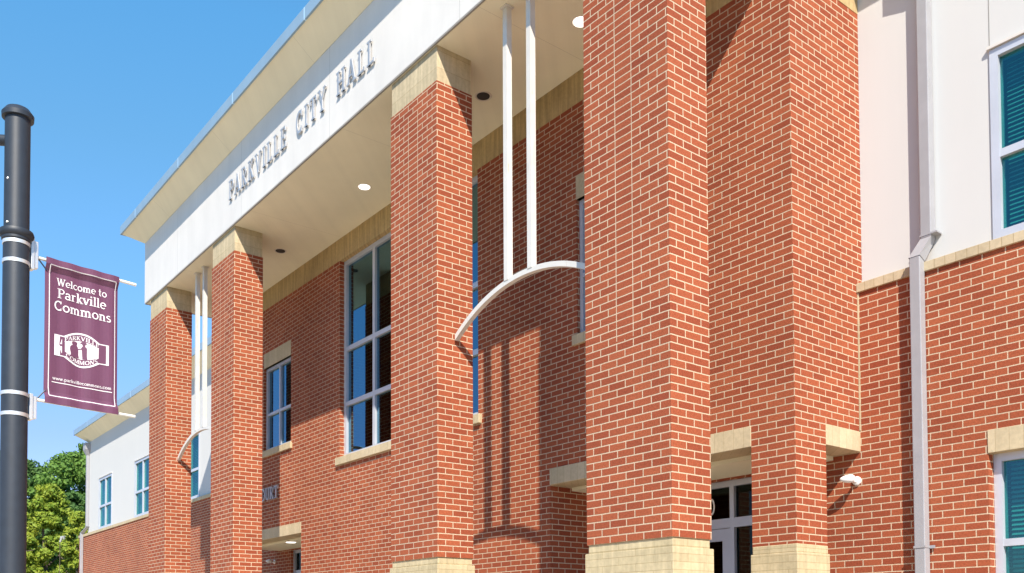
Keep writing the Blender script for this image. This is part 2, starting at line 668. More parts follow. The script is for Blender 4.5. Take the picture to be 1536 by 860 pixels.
# four free-standing pillars
BASE_Z = (ZBASE, ZBASE, .812, .757)
for px0, zb in zip(PIERS, BASE_Z):
    org = (px0, 0, zb)
    PW = 1.034 if px0 > -7 else 1.006         # the nearest pillar is a touch wider
    mb = MB().box(px0, px0 + PW, 0, PS, zb, ZCAP)
    key = 'pier%.3f' % zb
    if key not in M:
        M[key] = brick('pillar_brick', (2 * BW - .006, 3 * BW, 1.75 * BW * 5, 77.4 * BH))
    p = mb.build('pillar', M[key], hall, origin=org, bevel=.004)
    mb = MB()
    base_block(mb, px0, px0 + PW, 0, PS, zb)
    mb.build('base', M['stone_base'], p, bevel=.006)
    mb = MB().box(px0 + .012, px0 + PW - .006, .010, PS - .008, ZCAP, ZS + .02)
    mb.build('cap', M['stone_cap'], p, bevel=.004)

# corner stone bases of the porch pillars
for (a, c) in ((XR - .498, XR), (XL, XL + .498)):
    mb = MB()
    for (x0, x1, y0, y1, z0, z1) in ((a + .002, c + .004, YB - .004, YB + .502, ZBASE - .078, ZBASE), (a - .012, c + .016, YB - .016, YB + .514, G, ZBASE - .079)):
        mb.box(x0, x1, y0, y1, z0, z1)
    mb.build('base', M['stone_base'], hall, bevel=.006)

# fascia beam on all sides, soffit, flared eave, metal roof edge, roof
FX0, FX1, FY0 = -19.2, -4.98, -.03
Z1 = 7.92


def fascia_ring(x0, x1, y0, y1, z0, z1, t):
    mb = MB()
    mb.box(x0, x1, y0, y0 + t, z0, z1)
    mb.box(x0, x1, y1 - t, y1, z0, z1)
    mb.box(x0, x0 + t, y0 + t, y1 - t, z0, z1, skip='fk')
    mb.box(x1 - t, x1, y0 + t, y1 - t, z0, z1, skip='fk')
    return mb


fascia_ring(FX0, FX1, FY0, YBK + .1, ZS + .014, Z1, .03).build('fascia', M['fascia'], hall, bevel=.005)
fascia_ring(FX0 + .004, FX1 - .004, FY0 + .004, YBK + .096, ZS, ZS + .0135, .022).build('drip_edge', M['joint'], hall)
mb = MB().box(FX0 + .034, FX1 - .034, FY0 + .034, YB - .006, ZS + .005, ZS + .06)
soffit = mb.build('soffit', M['soffit'], hall)
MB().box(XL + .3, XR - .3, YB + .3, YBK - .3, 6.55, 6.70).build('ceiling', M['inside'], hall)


def eave(parent, x0, x1, y0, y1, z0, z1, out, outx0, outx1, edge_h):
    """flared underside between the wall top (z0) and the outer edge (z1), then a metal edge and a roof"""
    I = [(x0, y0, z0), (x1, y0, z0), (x1, y1, z0), (x0, y1, z0)]
    O = [(x0 - outx0, y0 - out, z1), (x1 + outx1, y0 - out, z1), (x1 + outx1, y1 + out, z1), (x0 - outx0, y1 + out, z1)]
    mb = MB()
    for k in range(4):
        k2 = (k + 1) % 4
        mb.face([I[k2], I[k], O[k], O[k2]])
    up = Vector((0, 0, .03))
    for k in range(4):
        k2 = (k + 1) % 4
        mb.face([Vector(I[k]) + up, Vector(I[k2]) + up, Vector(O[k2]) + up, Vector(O[k]) + up])
    mb.build('eave_soffit', M['eave'], parent)
    mb = MB()
    e = .012
    ox0, ox1, oy0, oy1 = x0 - outx0 - e, x1 + outx1 + e, y0 - out - e, y1 + out + e
    t = .03
    for (a, b_, c, d_) in ((ox0, ox1, oy0, oy0 + t), (ox0, ox1, oy1 - t, oy1), (ox0, ox0 + t, oy0 + t, oy1 - t), (ox1 - t, ox1, oy0 + t, oy1 - t)):
        mb.box(a, b_, c, d_, z1 - .018, z1 + edge_h)
    mb.build('roof_edge', M['edge'], parent)
    mb = MB()
    mb.box(ox0 + t, ox1 - t, oy0 + t, oy1 - t, z1 + edge_h - .08, z1 + edge_h - .02)
    mb.build('roof', M['stucco'], parent)


eave(hall, FX0, FX1, FY0, YBK + .1, Z1, 8.19, .345, .47, .47, .15)
mb = MB().box(FX0 + .08, FX1 - .08, YB, YBK, ZS + .04, ZS + .1)
mb.build('roof_deck', M['inside'], hall)


# ---- windows
def window(parent, x0, x1, z0, z1, y, xs, zs_, gl='glass', fw=.055, bar=.05, blind=False, depth=.11, mat='alu'):
    """frame with bars at the given x and z; glass in the middle of the frame's depth"""
    X = [x0] + list(xs) + [x1]
    Z = [z0] + list(zs_) + [z1]
    mb = MB()
    mb.box(x0, x0 + fw, y, y + depth, z0, z1)
    mb.box(x1 - fw, x1, y, y + depth, z0, z1)
    mb.box(x0 + fw, x1 - fw, y, y + depth, z0, z0 + fw)
    mb.box(x0 + fw, x1 - fw, y, y + depth, z1 - fw, z1)
    for q in xs:
        mb.box(q - bar / 2, q + bar / 2, y + .004, y + depth - .004, z0 + fw, z1 - fw)
    for q in zs_:
        xx = [x0 + fw] + [v for k in xs for v in (k - bar / 2, k + bar / 2)] + [x1 - fw]
        for a, c in zip(xx[::2], xx[1::2]):
            mb.box(a, c, y + .003, y + depth - .003, q - bar / 2, q + bar / 2)
    w = mb.build('window', M[mat], parent)
    mb = MB().box(x0 + fw * .5, x1 - fw * .5, y + .045, y + .053, z0 + fw * .5, z1 - fw * .5)
    mb.build('pane', M[gl], w)
    if blind:
        mb = MB()
        zz = z0 + fw
        while zz < z1 - fw - .02:
            for a, c in ((x0 + fw + .01, (x0 + x1) / 2 - .02), ((x0 + x1) / 2 + .02, x1 - fw - .01)):
                mb.face([(a, y + .15, zz), (c, y + .15, zz), (c, y + .170, zz + .024), (a, y + .170, zz + .024)])
            zz += .042
        for q in (x0 + .3, x1 - .3):
            mb.box(q - .006, q + .006, y + .146, y + .149, z0 + fw, z1 - fw)
        mb.build('blind', M['blind'], w)
    return w


for (a, c, z0, z1) in (WIN_A, WIN_B):
    w = window(hall, a, c, z0, z1, YB + .05, [(a + c) / 2], [4.215])
    MB().box(a - .004, c + .004, YB - .005, YB + .14, z1, 5.416).build('lintel', M['stone_trim'], w, bevel=.004)
    MB().box(a - .055, c + .055, YB - .04, YB + .12, 3.372, z0 + .004).build('sill', M['stone_trim'], w, bevel=.005)
a, c, z0, z1 = WIN_T
w = window(hall, a, c, z0, z1, YB + .085, [a + (c - a) * k / 4 for k in (1, 2, 3)], [3.83, 4.77], fw=.075, bar=.075)
MB().box(a - .075, c + .075, YB - .05, YB + .12, 2.785, z0 + .003).build('sill', M['stone_trim'], w, bevel=.005)

# ---- porches: back wall, ceiling, storefronts
def porch(x_in, x0, x1, sf, doors, sl_side):
    """x_in: opening; x0..x1: inside width; sf: storefront x range; doors: mullion positions"""
    mb = MB()
    mb.box(x0, x1, YB + .361, YW + .045, 1.722, 1.86)
    mb.build('porch_ceiling', M['soffit'], hall)
    mb = MB()
    wall_y(mb, YW, YW + .2, min(x0, XL) if sl_side < 0 else x0, max(x1, XR) if sl_side > 0 else x1, G, 2.0, [(sf[0], sf[1], G, 1.70)])
    if sl_side > 0:
        mb.box(x0 - .2, x0, YB + .301, YW + .2, G, 1.99)
    else:
        mb.box(x1, x1 + .2, YB + .301, YW + .2, G, 1.99)
    mb.build('porch_wall', M['brick'], hall)
    fr = MB()
    y0, y1 = YW + .05, YW + .15
    fw = .06
    xs = [sf[0]] + doors + [sf[1]]
    for i, q in enumerate(xs):
        a = q if i == 0 else (q - fw if i == len(xs) - 1 else q - fw / 2)
        fr.box(a, a + fw, y0, y1, G, 1.699)
    for i in range(len(xs) - 1):
        a = xs[i] + (fw if i == 0 else fw / 2)
        c_ = xs[i + 1] - (fw if i == len(xs) - 2 else fw / 2)
        fr.box(a, c_, y0 + .002, y1 - .002, 1.63, 1.698)
        fr.box(a, c_, y0 + .002, y1 - .002, 1.155, 1.265)
    f = fr.build('door_frame', M['alu_door'], hall)
    pn = MB()
    for i in range(len(xs) - 1):
        a = xs[i] + (fw if i == 0 else fw / 2)
        c_ = xs[i + 1] - (fw if i == len(xs) - 2 else fw / 2)
        pn.box(a, c_, y0 + .045, y0 + .053, 1.265, 1.63)
        if i in (0, len(xs) - 2):
            pn.box(a, c_, y0 + .045, y0 + .053, G + .02, 1.155)
    pn.build('pane', M['glass_door'], f)
    for i in range(1, len(xs) - 2):
        a, c_ = xs[i] + fw / 2 + .003, xs[i + 1] - fw / 2 - .003
        d = MB()
        s = .12
        yy0, yy1 = y0 + .02, y0 + .065
        d.box(a, a + s, yy0, yy1, G + .01, 1.15)
        d.box(c_ - s, c_, yy0, yy1, G + .01, 1.15)
        d.box(a + s, c_ - s, yy0, yy1, 1.01, 1.15)
        d.box(a + s, c_ - s, yy0, yy1, G + .01, G + .26)
        do = d.build('door', M['alu_door'], hall)
        MB().box(a + s, c_ - s, yy0 + .02, yy0 + .027, G + .26, 1.01).build('pane', M['glass_door'], do)
        hx = a + .06 if i % 2 else c_ - .06
        MB().tube([(hx, yy0 - .001, -.1), (hx, yy0 - .06, -.1), (hx, yy0 - .06, .2), (hx, yy0 - .001, .2)], .012, 8).build('handle', M['steel'], do)
    return f


pf = porch(MAIN_IN, MAIN_IN[0], XR - .301, (-8.30, -5.75), [-7.62 - .0, -6.66 - .96 * 0 - .0], 1)
porch(COURT_IN, XL + .301, COURT_IN[1], (-18.18, -15.75), [-17.30, -16.34], -1)

# ---- inside: floors and back walls that keep the rooms dark
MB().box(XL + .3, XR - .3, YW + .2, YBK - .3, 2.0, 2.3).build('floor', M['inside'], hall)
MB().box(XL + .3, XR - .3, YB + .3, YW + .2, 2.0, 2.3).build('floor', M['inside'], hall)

# ---- wings
def wing(x0, x1, wins_hi, wins_lo, brick_x0, brick_x1, e0, e1):
    zt = 6.75
    mb = MB()
    hi = [(q, q + 1.6, 3.5, 5.25) for q in wins_hi]
    lo = [(q, q + 1.6, -.5, 1.56) for q in wins_lo]
    wall_y(mb, YW, YW + .3, brick_x0, brick_x1, G, 3.378, [(a, c, z0, 1.769) for a, c, z0, z1 in lo])
    mb.build('wing_wall', M['brick'], hall)
    mb = MB()
    wall_y(mb, YS, YS + .25, x0, x1, 3.47, zt, hi)
    mb.build('stucco_wall', M['stucco'], hall)
    mb = MB()
    a_, c_ = brick_x0 - .03 * (e0 > 0), brick_x1
    mb.box(a_, c_, YW - .025, YS + .02, 3.378, 3.468)
    mb.build('sill_course', M['stone_sill'], hall, bevel=.004)
    for a, c, z0, z1 in hi:
        w = window(hall, a, c, z0, z1, YS - .012, [(a + c) / 2], [4.275], 'glass_wing', .075, .07, True)
        MB().box(a - .015, c + .015, YS - .035, YS + .02, z1 + .004, z1 + .03).build('head_flashing', M['white_trim'], w)
    for a, c, z0, z1 in lo:
        w = window(hall, a + .002, c - .002, z0, z1, YW + .1, [(a + c) / 2], [.755], 'glass_wing', .07, .065, True)
        MB().box(a, c, YW - .008, YW + .12, z1, 1.769).build('lintel', M['stone_trim'], w, bevel=.004)
        MB().box(a - .05, c + .05, YW - .03, YW + .1, z0 - .1, z0 + .002).build('sill', M['stone_trim'], w, bevel=.004)
    # closed, dark inside
    mb = MB()
    yb = 10.5
    mb.box(x0, x1, yb, yb + .2, G, zt)
    mb.box(x0, x0 + .2, YS + .25, yb, 3.47, zt, skip='k')
    mb.box(x1 - .2, x1, YS + .25, yb, 3.47, zt, skip='k')
    mb.build('stucco_wall', M['stucco'], hall)
    mb = MB()
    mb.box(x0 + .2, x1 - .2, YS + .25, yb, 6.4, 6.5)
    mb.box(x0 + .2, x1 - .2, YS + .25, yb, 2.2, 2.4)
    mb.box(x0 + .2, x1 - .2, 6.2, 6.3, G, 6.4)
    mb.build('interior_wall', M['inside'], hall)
    mb = MB()
    mb.box(brick_x0, brick_x0 + .3, YW + .3, yb, G, 3.378, skip='f')
    mb.build('wing_wall', M['brick'], hall)
    mb = MB()
    mb.box(brick_x1 - .3, brick_x1, YW + .3, yb, G, 3.378, skip='f')
    mb.build('wing_wall', M['brick'], hall)
    eave(hall, x0, x1, YS, yb + .2, zt, 7.05, .40, e0, e1, .17)


wing(XR + .001, 11.0, [-3.72, .36, 4.44, 8.5], [-3.77, .31, 4.39], XR + .001, 11.0, -.0, .4)
wing(-35.1, XL - .001, [-33.66, -29.55, -25.5, -21.4], [], -35.95, XL - .001, .42, -.0)
MB().box(XR + .002, XR + .016, YW - .012, YW - .001, ZL1 + .01, 3.375).build('control_joint', M['stone_cap'], hall)
# control joint in the stucco above the window
MB().box(-3.724, -3.716, YS - .002, YS + .01, 5.285, 6.75).build('control_joint', M['joint'], hall)


# ---- downpipes
def downpipe(xu, xl, zt, with_head):
    mb = MB()
    w, dp = .105, .095
    yu1 = YS - .005
    yl1 = YW - .012
    zj1, zj0 = 3.70, 3.545
    mb.box(xu, xu + w, yu1 - dp, yu1, zj1, zt)
    mb.box(xl, xl + w, yl1 - dp, yl1, G, zj0 - .02)
    # elbow
    a = [(xu, yu1 - dp, zj1), (xu + w, yu1 - dp, zj1), (xu + w, yu1, zj1), (xu, yu1, zj1)]
    c = [(xl - .004, yl1 - dp - .004, zj0 - .03), (xl + w + .004, yl1 - dp - .004, zj0 - .03), (xl + w + .004, yl1, zj0 - .07), (xl - .004, yl1, zj0 - .07)]
    for k in range(4):
        k2 = (k + 1) % 4
        mb.face([c[k], c[k2], a[k2], a[k]])
    o = mb.build('downpipe', M['pipe'], hall, bevel=.008)
    mb = MB()
    mb.box(xl - .004, xl + w + .004, yl1 - dp - .006, yl1, .745, .765)
    mb.box(xl + w + .004, xl + w + .05, yl1 - .012, yl1, .740, .768)
    mb.build('bracket', M['pipe'], o)
    mb = MB()
    mb.box(xu - .004, xu + w + .06, yu1 - dp - .004, yu1, 3.72, 3.735)
    mb.build('bracket', M['pipe'], o)
    if with_head:
        mb = MB()
        c0, c1, h = .13, .09, zt
        top = [(xu + w / 2 + i * .17, yu1 - dp / 2 - .02 + j * .1, h + .34) for i, j in ((-1, -1), (1, -1), (1, 1), (-1, 1))]
        mid = [(p[0], p[1], h + .1) for p in top]
        bot = [(xu + w / 2 + i * .06, yu1 - dp / 2 + j * .055, h - .08) for i, j in ((-1, -1), (1, -1), (1, 1), (-1, 1))]
        for A, B_ in ((mid, top), (bot, mid)):
            for k in range(4):
                k2 = (k + 1) % 4
                mb.face([A[k], A[k2], B_[k2], B_[k]])
        mb.face(top)
        mb.face(bot[::-1])
        mb.build('rain_head', M['pipe'], o, bevel=.008)


downpipe(-4.352, -4.418, 6.32, True)
downpipe(-35.06, -35.42, 6.36, True)

# ------------------------------------------------------------------ a seriffed stroke alphabet
def arc(cx, cz, rx, rz, a0, a1, n=12):
    return [(cx + rx * math.cos(math.radians(a0 + (a1 - a0) * k / n)), cz + rz * math.sin(math.radians(a0 + (a1 - a0) * k / n))) for k in range(n + 1)]


T_, t_ = .14, .08


def glyph(ch):
    """strokes (polyline, width), serif bars (x, z, half width), advance; cap height 1"""
    T, t = T_, t_
    xh = .68
    L = {
        'P': ([([(.16, 0), (.16, 1)], T), ([(.16, .955)] + arc(.34, .725, .22, .23, 90, -90) + [(.16, .495)], t * 1.2)], [(.16, 0, .17), (.12, 1, .13)], .62),
        'A': ([([(.08, 0), (.35, 1)], t), ([(.33, 1), (.62, 0)], T), ([(.18, .33), (.5, .33)], t)], [(.08, 0, .12), (.62, 0, .14)], .74),
        'R': ([([(.16, 0), (.16, 1)], T), ([(.16, .955)] + arc(.34, .735, .2, .22, 90, -90) + [(.16, .515)], t * 1.2), ([(.32, .5), (.6, 0)], T)], [(.16, 0, .17), (.12, 1, .13), (.64, 0, .1)], .72),
        'K': ([([(.16, 0), (.16, 1)], T), ([(.2, .42), (.54, 1)], t), ([(.3, .56), (.6, 0)], T)], [(.16, 0, .17), (.16, 1, .17), (.54, 1, .12), (.62, 0, .12)], .74),
        'V': ([([(.1, 1), (.37, 0)], T), ([(.36, 0), (.62, 1)], t)], [(.1, 1, .15), (.62, 1, .12)], .72),
        'I': ([([(.2, 0), (.2, 1)], T)], [(.2, 0, .17), (.2, 1, .17)], .4),
        'L': ([([(.16, 0), (.16, 1)], T), ([(.16, .045), (.54, .045)], t), ([(.53, 0), (.53, .17)], t)], [(.16, 1, .17), (.12, 0, .13)], .62),
        'E': ([([(.16, 0), (.16, 1)], T), ([(.16, .045), (.54, .045)], t), ([(.16, .955), (.5, .955)], t), ([(.16, .51), (.42, .51)], t), ([(.53, 0), (.53, .24)], t), ([(.49, 1), (.49, .78)], t), ([(.42, .4), (.42, .62)], t * .8)], [(.12, 1, .13), (.12, 0, .13)], .63),
        'C': ([(arc(.4, .5, .3, .46, 48, 312, 20), T * .9), ([(.6, .72), (.6, 1)], t), ([(.6, .0), (.6, .26)], t * .8)], [], .72),
        'T': ([([(.34, 0), (.34, 1)], T), ([(.04, .955), (.64, .955)], t), ([(.05, 1), (.05, .74)], t), ([(.63, 1), (.63, .74)], t)], [(.34, 0, .17)], .68),
        'Y': ([([(.35, 0), (.35, .48)], T), ([(.1, 1), (.36, .46)], T), ([(.35, .46), (.61, 1)], t)], [(.35, 0, .17), (.1, 1, .14), (.61, 1, .12)], .70),
        'H': ([([(.16, 0), (.16, 1)], T), ([(.62, 0), (.62, 1)], T), ([(.16, .5), (.62, .5)], t)], [(.16, 0, .16), (.16, 1, .16), (.62, 0, .16), (.62, 1, .16)], .80),
        'O': ([(arc(.4, .5, .31, .46, 0, 360, 28), T * .9)], [], .80),
        '0': ([(arc(.32, .5, .22, .45, 0, 360, 28), T * .9)], [], .62),
        'U': ([([(.16, 1), (.16, .32)] + arc(.38, .3, .22, .26, 180, 360) + [(.6, 1)], T * .85)], [(.16, 1, .16), (.6, 1, .14)], .76),
        'W': ([([(.08, 1), (.28, 0)], T), ([(.28, 0), (.48, 1)], t), ([(.46, 1), (.68, 0)], T), ([(.68, 0), (.88, 1)], t)], [(.08, 1, .13), (.47, 1, .12), (.88, 1, .12)], .98),
        'M': ([([(.13, 0), (.13, 1)], t), ([(.16, 1), (.43, .05)], T), ([(.43, .05), (.7, 1)], t), ([(.74, 0), (.74, 1)], T)], [(.13, 0, .12), (.74, 0, .16), (.1, 1, .12), (.77, 1, .12)], .9),
        'N': ([([(.13, 0), (.13, 1)], t), ([(.14, 1), (.6, 0)], T), ([(.61, 0), (.61, 1)], t)], [(.13, 0, .12), (.1, 1, .13), (.61, 1, .12)], .76),
        'S': ([(arc(.32, .735, .21, .22, 40, 200, 10) + [(.32, .51)] + arc(.31, .265, .22, .22, 60, -150, 12), T * .85)], [], .62),
        'l': ([([(.15, 0), (.15, 1.02)], T)], [(.15, 0, .15), (.1, 1.02, .09)], .32),
        'k': ([([(.15, 0), (.15, 1.02)], T), ([(.2, .27), (.44, xh)], t), ([(.27, .38), (.5, 0)], T)], [(.15, 0, .14), (.1, 1.02, .09), (.44, xh, .1), (.52, 0, .1)], .6),
        'i': ([([(.15, 0), (.15, xh)], T), ([(.15, .83), (.15, .99)], T)], [(.15, 0, .15), (.1, xh, .09)], .32),
        't': ([([(.18, .98), (.18, .2)] + arc(.29, .17, .11, .13, 180, 300, 6), T * .9), ([(.02, xh - .03), (.38, xh - .03)], t)], [], .42),
        'e': ([(arc(.31, .34, .23, .31, 0, 310, 20), T * .8), ([(.1, .36), (.53, .36)], t)], [], .59),
        'c': ([(arc(.31, .34, .23, .31, 45, 315, 16), T * .85)], [], .54),
        'o': ([(arc(.32, .34, .235, .31, 0, 360, 22), T * .85)], [], .64),
        'm': ([([(.15, 0), (.15, xh)], T), (arc(.3, .42, .15, .22, 160, 0, 8) + [(.45, 0)], T * .85), (arc(.6, .42, .15, .22, 160, 0, 8) + [(.75, 0)], T * .85)], [(.15, 0, .13), (.45, 0, .12), (.75, 0, .13), (.1, xh, .09)], .92),
        'n': ([([(.15, 0), (.15, xh)], T), (arc(.31, .42, .16, .22, 160, 0, 8) + [(.47, 0)], T * .85)], [(.15, 0, .13), (.47, 0, .13), (.1, xh, .09)], .63),
        'r': ([([(.15, 0), (.15, xh)], T), (arc(.33, .42, .18, .22, 160, 60, 6), T * .85)], [(.15, 0, .14), (.1, xh, .09)], .48),
        'a': ([(arc(.26, .44, .18, .21, 150, 0, 8) + [(.44, 0)], T * .85), (arc(.26, .2, .18, .17, 20, 340, 14), T * .75)], [(.47, 0, .08)], .59),
        'v': ([([(.06, xh), (.27, 0)], T), ([(.27, 0), (.47, xh)], t)], [(.07, xh, .12), (.47, xh, .1)], .55),
        'w': ([([(.06, xh), (.24, 0)], T), ([(.24, 0), (.41, xh)], t), ([(.40, xh), (.58, 0)], T), ([(.58, 0), (.75, xh)], t)], [(.07, xh, .1), (.4, xh, .1), (.75, xh, .1)], .83),
        's': ([(arc(.23, .5, .15, .15, 40, 200, 8) + [(.23, .35)] + arc(.23, .19, .16, .155, 60, -150, 10), T * .75)], [], .46),
        'p': ([([(.15, -.3), (.15, xh)], T), (arc(.33, .34, .2, .3, 150, -150, 16), T * .8)], [(.15, -.3, .14), (.1, xh, .09)], .64),
        '.': ([([(.12, 0), (.12, .16)], .17)], [], .26),
        ' ': ([], [], .34),
    }
    return L[ch]


def stroke_quads(pts, w):
    out = []
    n = len(pts)
    closed = abs(pts[0][0] - pts[-1][0]) < 1e-6 and abs(pts[0][1] - pts[-1][1]) < 1e-6 and n > 3
    L, R = [], []
    for i in range(n):
        if closed:
            a, b_ = pts[(i - 1) % (n - 1)], pts[(i + 1) % (n - 1)]
        else:
            a, b_ = pts[max(i - 1, 0)], pts[min(i + 1, n - 1)]
        dx, dz = b_[0] - a[0], b_[1] - a[1]
        l = math.hypot(dx, dz) or 1
        nx, nz = -dz / l * w / 2, dx / l * w / 2
        L.append((pts[i][0] + nx, pts[i][1] + nz))
        R.append((pts[i][0] - nx, pts[i][1] - nz))
    return [[R[i], R[i + 1], L[i + 1], L[i]] for i in range(n - 1)]


def char_into(mb, ch, place, depth):
    """place(u, v, h) -> world point; every stroke gets its own slight height so that no faces coincide"""
    strokes, serifs, adv = glyph(ch)
    pieces = [stroke_quads(p, w) for p, w in strokes]
    for sx, sz, hw in serifs:
        z0 = sz if sz < .3 else sz - .07
        pieces.append([[(sx - hw, z0), (sx + hw, z0), (sx + hw, z0 + .07), (sx - hw, z0 + .07)]])
    for k, qs in enumerate(pieces):
        h1 = depth * (1 + .012 * k)
        n = len(qs)
        for i, q in enumerate(qs):
            mb.face([place(u, v, h1) for u, v in q])
            if depth > .003:
                mb.face([place(u, v, 0) for u, v in q[::-1]])
                edges = [(0, 1), (2, 3)] + ([(3, 0)] if i == 0 else []) + ([(1, 2)] if i == n - 1 else [])
                if n == 1:
                    edges = [(0, 1), (1, 2), (2, 3), (3, 0)]
                for a, c in edges:
                    mb.face([place(*q[a], 0), place(*q[c], 0), place(*q[c], h1), place(*q[a], h1)])
    return adv


def text_width(s, track=0.0):
    return sum(glyph(c)[2] + track for c in s) - track


def wall_sign(name, text, x0, x1, z0, size, y, stand, depth, mat, label, track=0.0, gap=0.0):
    root = empty(name, ((x0 + x1) / 2, y, z0))
    tag(root, label, 'sign')
    tr = lambda c: glyph(c)[2] + track + (gap if c == ' ' else 0)
    ww = sum(tr(c) for c in text) - track
    sx = (x1 - x0) / ww
    u = 0
    for ch in text:
        if ch != ' ':
            mb = MB()
            ox = x0 + u * sx
            char_into(mb, ch, lambda a, v, h, ox=ox: (ox + a * sx, y - stand - h, z0 + v * size), depth)
            # studs that hold the letter off the wall
            mb.tube([(ox + .16 * sx, y + .002, z0 + .5 * size), (ox + .16 * sx, y - stand, z0 + .5 * size)], .006, 6)
            mb.build('letter', mat, root)
        u += tr(ch)
    return root


wall_sign('building_name', 'PARKVILLE CITY HALL', -14.62, -9.86, 7.10, .315, FY0, .014, .018, M['silver'],
          'raised silver capitals reading PARKVILLE CITY HALL on the white fascia', .17, .35)
wall_sign('court_sign', 'COURT', -17.30, -16.34, 2.515, .235, YB, .015, .03, M['silver'],
          'silver COURT lettering on shaded brick over the porch, half behind a pillar', .06)

# number on the glass over the entrance doors
mb = MB()
nx = -7.04
char_into(mb, '0', lambda u, v, h: (nx + u * .17, YW + .05 + .043 - h, 1.33 + v * .19), .001)
mb.build('house_number', M['number'], pf)


# ------------------------------------------------------------------ hanging arches between the pillars
def hanging_arch(x0, x1, rods, label):
    root = empty('hanging_arch', ((x0 + x1) / 2, .25, 3.3))
    tag(root, label, 'canopy frame', 'white arches hung between pillars')
    cx, hw = (x0 + x1) / 2, (x1 - x0) / 2 - .004
    rise = .375
    Rr = (hw * hw + rise * rise) / (2 * rise)
    zc = 3.295 + rise - Rr
    y0, y1, hh = .222, .278, .054
    mb = MB()
    N = 40
    a_m = math.asin(hw / Rr)
    prev = None
    for k in range(N + 1):
        a = -a_m + 2 * a_m * k / N
        s, c_ = math.sin(a), math.cos(a)
        lo = (cx + Rr * s, zc + Rr * c_)
        hi = (cx + (Rr + hh) * s, zc + (Rr + hh) * c_)
        if k in (0, N):
            hi = (lo[0], zc + math.sqrt((Rr + hh) ** 2 - (lo[0] - cx) ** 2))
        ring = [(lo[0], y0, lo[1]), (lo[0], y1, lo[1]), (hi[0], y1, hi[1]), (hi[0], y0, hi[1])]
        if prev:
            for i in range(4):
                j = (i + 1) % 4
                mb.face([prev[i], prev[j], ring[j], ring[i]])
        else:
            mb.face(ring[::-1])
        prev = ring
    mb.face(prev)
    mb.build('arch_bar', M['white_metal'], root, bevel=.004)
    for rx in rods:
        ztop = ZS + .004
        zb = zc + math.sqrt((Rr + hh) ** 2 - (rx - cx) ** 2) - .01
        mb = MB().box(rx - .034, rx + .034, .216, .284, zb, ztop)
        mb.box(rx - .055, rx + .055, .195, .305, ztop - .012, ztop)
        mb.build('hanger_rod', M['white_metal'], root)


hanging_arch(PIERS[2] + PW, PIERS[3], (-7.582, -7.19), 'white steel arch on two rods beside the nearest wide pillar')
hanging_arch(PIERS[0] + PW, PIERS[1], (-16.92, -16.545), 'white steel arch on two rods between the two farthest pillars')


# ------------------------------------------------------------------ soffit lights
def downlight(x, y, lit, label):
    z = ZS + .005
    root = empty('ceiling_light', (x, y, z))
    tag(root, label, 'light', 'recessed lights in the soffit')
    MB().lathe([(.083, .004), (.089, -.002), (.097, -.008), (.106, -.005), (.11, .001)], (x, y, z), n=28).build('trim_ring', M['trimring'], root, smooth=True)
    if lit:
        MB().lathe([(.085, .003), (.08, -.010), (.05, -.016), (.0, -.018)], (x, y, z), n=28).build('lens', M['lamp'], root, smooth=True)
    else:
        MB().lathe([(.085, .0045), (.08, -.0065), (.0, -.007)], (x, y, z), n=28).build('lens', M['dark'], root)


for x, lit, lab in ((-15.02, False, 'dark unlit soffit light to the right of the second pillar from the left'),
                    (-12.05, True, 'lit round light alone in the middle of the wide soffit bay'),
                    (-9.055, False, 'dark unlit soffit light beside the stone cap of the third pillar'),
                    (-7.262, True, 'lit soffit light half hidden by the nearest wide pillar')):
    downlight(x, 1.03, lit, lab)
downlight(-16.8, 1.03, False, 'dark soffit light behind the two rods of the far arch')
for x, lab in ((-16.75, 'small lit light in the ceiling of the court porch'),):
    root = empty('porch_light', (x, 2.05, 1.722))
    tag(root, lab, 'light')
    MB().lathe([(.10, .003), (.115, -.004), (.12, .001)], (x, 2.05, 1.722), n=24).build('trim_ring', M['trimring'], root, smooth=True)
    MB().lathe([(.10, .002), (.09, -.012), (.0, -.016)], (x, 2.05, 1.722), n=24).build('lens', M['lamp'], root, smooth=True)


# ------------------------------------------------------------------ white wall floodlights
def floodlight(x, z, label):
    root = empty('wall_light', (x, YW, z))
    tag(root, label, 'light', 'white floodlights on the wing wall')
    MB().lathe([(.046, 0), (.046, .018), (.037, .026), (.0, .028)], (x, YW + .001, z), (0, -1, 0), 24).build('wall_plate', M['white_plastic'], root, smooth=True)
    k = Vector((x + .0, YW - .12, z + .012))
    MB().tube([(x, YW - .025, z), (x, YW - .07, z - .01), tuple(k)], .015, 10).build('arm', M['white_plastic'], root, smooth=True)
    d = Vector((-.86, -.50, -.02)).normalized()
    MB().lathe([(.0, -.04), (.028, -.036), (.041, -.016), (.043, .012), (.038, .045), (.026, .08), (.013, .10), (.0, .104)], k, tuple(d), 28).build('lamp_head', M['white_plastic'], root, smooth=True)


floodlight(-5.055, 1.475, 'white floodlight on sunlit brick left of the grey downpipe')
floodlight(-19.0, 1.50, 'white floodlight deep in the shaded court porch')

